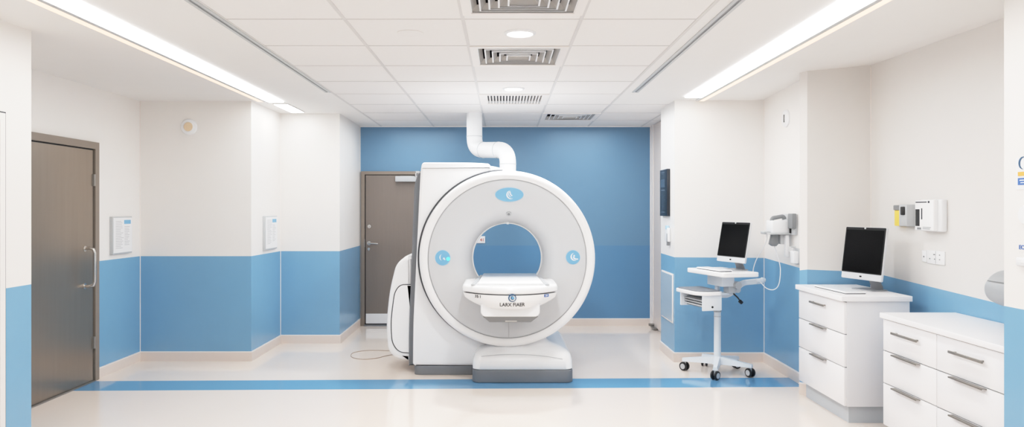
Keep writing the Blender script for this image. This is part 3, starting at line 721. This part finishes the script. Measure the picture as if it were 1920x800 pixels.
t = thing('sharps_box', 'slim yellow box with dark grey lid on the right wall', 'container', (XW, 5.70, 1.468))
link('casing', MB().box(3.125, 5.655, 1.468, XW + .004, 5.75, 1.592, bev=.005), YELLOW, t)
link('lid', MB().box(3.118, 5.65, 1.592, XW, 5.755, 1.632, bev=.006), MIDG, t, label='dark grey lid')
t = thing('wall_socket', 'narrow single white switch plate, left of the double socket plate', 'switch', (XW, 5.40, 1.2))
link('plate', MB().box(XW - .01, 5.376, 1.205, XW, 5.432, 1.292, bev=.003), SATW, t)
link('switch_dot', MB().cyl((XW - .013, 5.404, 1.245), (XW - .009, 5.404, 1.245), .006, n=12), MIDG, t)
t = thing('wall_socket', 'wide white double socket plate on the right wall', 'socket', (XW, 5.26, 1.195))
link('plate', MB().box(XW - .01, 5.156, 1.198, XW, 5.37, 1.296, bev=.003), SATW, t)
sk = MB()
for y, z in ((5.33, 1.235), (5.27, 1.235), (5.21, 1.235), (5.27, 1.268), (5.21, 1.268), (5.28, 1.268)): sk.box(XW - .012, y - .005, z - .004, XW - .008, y + .005, z + .004)
link('socket_holes', sk, MIDG, t)
link('plate_joint', bx(XW - .0115, 5.257, 1.2, XW - .009, 5.26, 1.294), INKG, t)

t = thing('hand_dryer', 'rounded grey wall dispenser half hidden behind the near right wall', 'dispenser', (XW, 4.2, 1.0))
prof_ = fillet([(XW + .004, 1.005, .01), (XW - .10, 1.0, .05), (XW - .205, 1.05, .06), (XW - .225, 1.13, .05), (XW - .165, 1.215, .06), (XW - .06, 1.235, .05), (XW + .004, 1.235, .01)], .05, 6)
b = link('casing', MB().mesh(curve_mesh([prof_], 0.38, .035, 5), frontXZ(4.25)), DRYER, t, smooth=60)
link('lid_seam', MB().tube([(XW - .208, 4.075, 1.165), (XW - .209, 4.2, 1.165), (XW - .208, 4.40, 1.165)], .0025, 6), MIDG, b)
# near right wall signs
XN = 2.61
t = thing('wall_sign', 'white sign with blue outline mark over orange and blue bars, far right', 'sign', (XN, 3.54, 1.7))
sg = link('plate', bx(XN - .004, 3.40, 1.70, XN, 3.66, 1.86), SATW, t)
link('orange_bar', bx(XN - .006, 3.42, 1.767, XN - .003, 3.642, 1.788), ORANGE, t)
bb_ = link('blue_bar', bx(XN - .006, 3.42, 1.722, XN - .003, 3.642, 1.757), INKB, t)
link('bar_print', MB().box(XN - .007, 3.45, 1.743, XN - .005, 3.628, 1.748).box(XN - .007, 3.47, 1.731, XN - .005, 3.622, 1.735), MARKW, bb_)
link('outline_mark', MB().mesh(curve_mesh([cres(0, 0, .032, .010, 60, 270)], .002), leftYZ(XN - .005) @ Matrix.Translation((-3.606, 1.832, 0))), NAVY, t)
t = thing('thermostat', 'round white wall disc below the sign at the right edge', 'thermostat', (XN, 3.57, 1.57))
link('disc', MB().lathe([(.05, -.004), (.05, .014), (.044, .022), (0, .026)], Matrix(((0, 0, -1, XN), (-1, 0, 0, 3.575), (0, 1, 0, 1.572), (0, 0, 0, 1))), 40), SATW, t)
t = thing('wall_label', 'small blue lettering on the near right wall above the white switch', 'sign', (XN, 3.58, 1.4))
link('backing', bx(XN - .002, 3.5, 1.385, XN, 3.645, 1.43), WHITE, t)
me = text_mesh('EC', .03, align='LEFT'); mb = MB().mesh(me, leftYZ(XN - .003) @ Matrix.Translation((-3.638, 1.408, 0))); link('lettering', mb, INKB, t, smooth=0)
t = thing('wall_switch', 'small white rounded switch at the right edge below the blue lettering', 'switch', (XN, 3.58, 1.31))
link('plate', MB().box(XN - .02, 3.5, 1.315, XN, 3.64, 1.36, bev=.008), SATW, t)
link('rocker', MB().box(XN - .024, 3.53, 1.33, XN - .018, 3.6, 1.35, bev=.002), GLOSSW, t)

# ------------------------------------------------------------------ cabinets
def cabinet(name, label, x0, y0, x1, y1, top, slab, toe, ycols, zrows, pull_len, pull_z, inset):
    t = thing(name, label, 'cabinet', ((x0 + x1) / 2, (y0 + y1) / 2, 0), group='white drawer cabinets')
    link('carcass', bx(x0 + .02, y0, toe, x1, y1, top - slab, bev=.002), LAM_SHADED, t)
    link('toe_kick', bx(x0 + .055, y0 + inset, 0, x1 - .02, y1 - .02, toe), TOEK, t, label='grey recessed toe kick')
    link('recess', bx(x0 + .012, y0 + .004, toe + .004, x0 + .022, y1 - .004, top - slab - .002), MIDG, t)
    for ya, yb in ycols:
        for k, (za, zb) in enumerate(zrows):
            d_ = link('drawer', bx(x0, ya + .003, za + .003, x0 + .02, yb - .003, zb - .004, bev=.0015), LAMW, t)
            ym = (ya + yb) / 2 + .01; L = pull_len / 2
            h_ = MB()
            if k == 0:
                z = pull_z
                h_.box(x0 - .032, ym - L, z - .008, x0 - .020, ym + L, z + .008, bev=.003)
                for s in (-1, 1): h_.box(x0 - .024, ym + s * L * .8 - .006, z - .005, x0, ym + s * L * .8 + .006, z + .005)
            else:
                z = zb
                h_.box(x0 - .030, ym - L, z - .007, x0 - .004, ym + L, z - .003, bev=.0008)
                h_.box(x0 - .030, ym - L, z - .012, x0 - .027, ym + L, z - .004, bev=.0008)
                h_.box(x0 - .004, ym - L, z - .010, x0, ym + L, z - .004)
            link('drawer_pull', h_, NICKEL, d_)
    return t
c1t = cabinet('drawer_cabinet', 'taller white three-drawer cabinet carrying a computer, near the pillar', 2.535, 5.345, 3.02, 6.17, .955, .04, .134, [(5.345, 6.17)], [(.671, .912), (.426, .671), (.136, .426)], .26, .845, .05)
link('worktop', MB().mesh(curve_mesh([rr(2.508, 5.33, 3.035, 6.18, .006, 3)], .04, .003), flatXY(.936)), LAMW, c1t)
c2t = cabinet('drawer_cabinet', 'low wide white cabinet with six drawers at the right foreground', 2.65, 3.765, XW - .005, 5.02, .879, .036, .10, [(4.40, 5.02), (3.765, 4.40)], [(.62, .84), (.395, .62), (.102, .395)], .30, .762, .02)
link('worktop', MB().mesh(curve_mesh([rr(2.632, 3.76, XW - .005, 5.035, .006, 3)], .036, .003), flatXY(.861)), LAMW, c2t)

# ------------------------------------------------------------------ computers
def monitor(label, loc, rz, w, h, tilt, lift, off, group):
    """local frame: screen faces -y; base at the origin; `off` = screen plane in front of base centre"""
    t = thing('computer_monitor', label, 'monitor', loc, rz, group)
    T = Matrix.Translation((0, -off, lift)) @ Matrix.Rotation(-tilt, 4, 'X')
    Tm = T @ frontXZ(0)
    link('base', MB().mesh(curve_mesh([rr(-.11, -.09, .11, .09, .03)], .008, .003), flatXY(.004)), STANDG, t, local=True)
    nk = MB(); nk.loft([[(-a, y - .005, z), (a, y - .005, z), (a, y + .005, z), (-a, y + .005, z)] for a, y, z in ((.06, .075, .006), (.06, .07, .03), (.058, .05, .07), (.055, .02, .12), (.05, -off + .05, .19))])
    link('neck', nk, STANDG, t, local=True)
    hs_ = link('housing', MB().mesh(curve_mesh([rr(-w / 2, 0, w / 2, h, .012)], .022, .005), T @ frontXZ(.012)), SILVER, t, local=True, label='silver housing and chin')
    link('rear_bulge', MB().mesh(curve_mesh([rr(-w * .35, h * .15, w * .35, h * .85, .06)], .03, .012), T @ frontXZ(.034)), SILVER, t, local=True)
    bz = link('bezel', MB().mesh(curve_mesh([rr(-w / 2 + .003, .052, w / 2 - .003, h - .003, .008)], .003), T @ frontXZ(-.0005)), BLACKB, t, local=True, label='black glass border')
    link('screen', MB().mesh(curve_mesh([rr(-w / 2 + .014, .060, w / 2 - .016, h - .024, .002)], .002), T @ frontXZ(-.0022)), BLACKS, t, local=True, label='dark blank screen')
    link('webcam', MB().mesh(curve_mesh([rr(-.008, h - .016, .008, h - .004, .005)], .003), T @ frontXZ(-.003)), LTG, t, local=True)
    bd = MB()
    for s in (-1, 1): bd.mesh(curve_mesh([ell(s * .0055, .026, .0055, .0065, 16)], .002), T @ frontXZ(-.0005))
    link('badge', bd, BLACKB, t, local=True)
    return t
mg = 'desktop monitors'
monitor('black-screened silver monitor standing on the taller white drawer cabinet', (2.925, 5.745, .956), R(-75), .43, .42, R(7.5), .085, .09, mg)
def keyboard(label, loc, rz, w, d_, group='white keyboards'):
    t = thing('keyboard', label, 'keyboard', loc, rz, group)
    link('underside', MB().mesh(curve_mesh([rr(-w / 2 + .004, -d_ / 2 + .004, w / 2 - .004, d_ / 2 - .004, .012)], .006), flatXY(.003)), INK, t, local=True, label='dark underside')
    link('tray', MB().mesh(curve_mesh([rr(-w / 2, -d_ / 2, w / 2, d_ / 2, .012)], .009, .003), flatXY(.0095)), SATW, t, local=True)
    ky = MB(); cx_, cy_ = 15, 5; kw, kd = (w - .02) / cx_, (d_ - .02) / cy_
    for i in range(cx_):
        for j in range(cy_):
            x = -w / 2 + .01 + kw * i; y = -d_ / 2 + .01 + kd * j; ky.box(x + .0012, y + .0012, .013, x + kw - .0012, y + kd - .0012, .0165)
    link('keys', ky, GLOSSW, t, local=True, smooth=0)
    return t
keyboard('white keyboard lying on the taller white drawer cabinet', (2.675, 5.73, .956), R(-88), .52, .17)

# ------------------------------------------------------------------ mobile cart
CA = R(-75); CX, CY = 2.10, 7.05
cart = thing('computer_cart', 'white height-adjustable computer cart on castors before the blue wall', 'cart', (CX, CY, 0), CA)
def lp(name, mb, m, parent=None, label=None, smooth=40): return link(name, mb, m, parent or cart, local=True, label=label, smooth=smooth)
colm = lp('column', MB().cyl((0, 0, .10), (0, 0, .60), .034, .033, 28), CARTW)
lp('inner_column', MB().cyl((0, 0, .58), (0, 0, .88), .026, n=28), CARTW)
lp('column_collar', MB().cyl((0, 0, .595), (0, 0, .605), .037, n=28).cyl((0, 0, .55), (0, 0, .556), .0355, n=28), LTG)
lp('clamp', MB().cyl((0, 0, .622), (0, 0, .642), .034, n=24).box(.02, -.03, .624, .07, -.005, .640, bev=.003), BLACK, label='black clamp ring')
lp('hub', MB().cyl((0, 0, .085), (0, 0, .165), .055, .038, 28, bev=.004), CARTW)
for wa_ in (250, 325, 38, 97, 160):
    a = R(wa_) - CA; dx, dy = math.cos(a), math.sin(a); px, py = -dy, dx
    L0, L1 = .03, .315
    def sec(l, hw, z0, z1): return [(dx * l + px * hw, dy * l + py * hw, z0), (dx * l - px * hw, dy * l - py * hw, z0), (dx * l - px * hw * .7, dy * l - py * hw * .7, z1), (dx * l + px * hw * .7, dy * l + py * hw * .7, z1)]
    lg_ = lp('leg', MB().loft([sec(L0, .034, .09, .165), sec(.14, .03, .092, .147), sec(L1 + .02, .024, .092, .122)]), CARTW)
    ax, ay = dx * L1, dy * L1
    ca = MB()
    q = R(wa_ + 60) - CA; ux, uy = math.cos(q), math.sin(q)
    for s in (-1, 1):
        ca.cyl((ax + ux * s * .012, ay + uy * s * .012, .043), (ax + ux * s * .030, ay + uy * s * .030, .043), .043, n=28, bev=.006)
    cs = link('castor', ca, BLACK, lg_, local=True, label='black twin castor wheel')
    hb = MB()
    for s in (-1, 1): hb.cyl((ax + ux * s * .029, ay + uy * s * .029, .043), (ax + ux * s * .032, ay + uy * s * .032, .043), .027, n=24)
    hb.cyl((ax, ay, .043), (ax, ay, .095), .011, n=12); hb.box(ax - .012, ay - .012, .04, ax + .012, ay + .012, .088)
    link('castor_cap', hb, LTG, lg_, local=True)
# upper table
tp = fillet([(-.20, -.225, .03), (.44, -.205, .05), (.455, .165, .04), (-.20, .175, .03)], .04, 6)
lp('cart_top', MB().mesh(curve_mesh([tp], .045, .010, 3), flatXY(.995)), GLOSSW)
lp('mechanism_box', MB().box(-.04, -.09, .865, .22, .05, .973, bev=.008), CARTW)
lp('tilt_joint', MB().cyl((.20, .07, .88), (.255, .07, .88), .035, n=20).cyl((.12, .10, .83), (.20, .10, .83), .03, n=20).box(.10, .0, .80, .20, .09, .87, bev=.01), LTG)
lp('support_arm', MB().tube(bend([(.03, -.02, .765), (.06, .085, .765), (.10, .215, .885), (.13, .40, .90)], .04, 5), .02, rect=(.022, .026)).cyl((.13, .34, .90), (.13, .41, .90), .026, n=16), CARTW)
lp('arm_knob', MB().cyl((.13, .40, .915), (.13, .44, .905), .022, n=16, bev=.004), CARTW)
lp('release_lever', MB().tube([(.12, .10, .785), (.135, .135, .75), (.14, .165, .71)], .007, 8).cyl((.14, .155, .715), (.14, .18, .695), .017, n=12), BLACK, label='black lever')
# lower tray
tr = fillet([(-.12, -.40, .05), (.26, -.40, .07), (.33, -.33, .05), (.33, -.14, .05), (-.12, -.10, .05)], .05, 6)
trb = lp('keyboard_tray', MB().mesh(curve_mesh([tr], .035, .008, 3), flatXY(.815)), GLOSSW)
tr2 = fillet([(-.105, -.385, .05), (.25, -.385, .07), (.313, -.32, .05), (.313, -.155, .05), (-.105, -.115, .05)], .05, 6)
lp('tray_pad', MB().mesh(curve_mesh([tr2], .012, .004), flatXY(.835)), TRAYG, label='grey tray pad')
lp('tray_bracket', MB().box(-.05, -.2, .775, .16, .03, .80, bev=.006), CARTW)
lp('bin_side', MB().box(.285, -.34, .655, .305, -.14, .80, bev=.006), CARTW)
lp('bin_side', MB().box(-.085, -.36, .665, -.065, -.16, .80, bev=.006), CARTW)
bn = lp('bin', MB().box(-.065, -.30, .675, .285, -.16, .76, bev=.008), MIDG, label='grey slatted bin')
sl_ = MB()
for k in range(3): sl_.box(-.065, -.325, .69 + k * .024, .285, -.30, .702 + k * .024, bev=.002)
link('bin_slat', sl_, LTG, bn, local=True)
link('bin_screw', MB().cyl((.304, -.24, .69), (.309, -.24, .69), .010, n=12), BLACK, cart, local=True)
cm = Matrix.Translation((CX, CY, 0)) @ Matrix.Rotation(CA, 4, 'Z')
p_ = cm @ Vector((.15, .09, 1.018))
monitor('black-screened silver monitor standing on the white computer cart', p_, R(-70), .42, .39, R(10.5), .075, .05, mg)
p_ = cm @ Vector((.12, -.11, 1.018))
keyboard('white keyboard lying on the white computer cart top', p_, CA, .42, .14)

# ------------------------------------------------------------------ light, sky, camera
wd = bpy.data.worlds.new('World'); SC.world = wd; wd.use_nodes = True
wd.node_tree.nodes['Background'].inputs['Color'].default_value = (.97, 1.0, 1.02, 1)
wd.node_tree.nodes['Background'].inputs['Strength'].default_value = .45
def area(name, loc, sx, sy, power, color=(1, .98, .955), rot=(0, 0, 0)):
    l = bpy.data.lights.new(name, 'AREA'); l.shape = 'RECTANGLE'; l.size = sx; l.size_y = sy; l.energy = power; l.color = color
    o = bpy.data.objects.new(name, l); COL.objects.link(o); o.location = loc; o.rotation_euler = rot; return o
for x, y, p in ((.11, 4.66, 22), (.10, 6.81, 22), (.11, 2.5, 22)):
    l = bpy.data.lights.new('downlight_lamp', 'AREA'); l.shape = 'DISK'; l.size = .16; l.energy = p; l.color = (.975, 1, 1.015)
    o = bpy.data.objects.new('downlight_lamp', l); COL.objects.link(o); o.location = (x, y, CZ - .02)

for x in (-1.15, 1.1): area('added_fill_lamp', (x, 8.3, 2.70), .9, 2.6, 20, (.975, 1, 1.015))  # fill lamps added without fittings to brighten the far end of the room
cam = bpy.data.cameras.new('Camera'); co = bpy.data.objects.new('Camera', cam); COL.objects.link(co)
co.location = (0, 0, H); co.rotation_euler = (R(90), 0, 0)
cam.sensor_width = 36.0; cam.lens = 36.0 * F / 1920.0
cam.shift_x = (960 - 943) / 1920.0; cam.shift_y = -(400 - 392) / 1920.0
cam.clip_start = .05
SC.camera = co
SC.view_settings.view_transform = 'Standard'; SC.view_settings.look = 'None'
SC.view_settings.exposure = 0.0; SC.view_settings.gamma = 1.0
SC.view_settings.use_curve_mapping = True
cmap = SC.view_settings.curve_mapping
cmap.extend = 'EXTRAPOLATED'
cv = cmap.curves[3]
cv.points[0].location = (0, 0); cv.points[1].location = (1.0, .905)
for q in ((.12, .155), (.35, .46), (.46, .585), (.58, .695), (.75, .80), (.92, .88)): cv.points.new(*q)
cmap.update()
try:
    SC.cycles.max_bounces = 10; SC.cycles.diffuse_bounces = 8; SC.cycles.glossy_bounces = 4
except Exception: pass
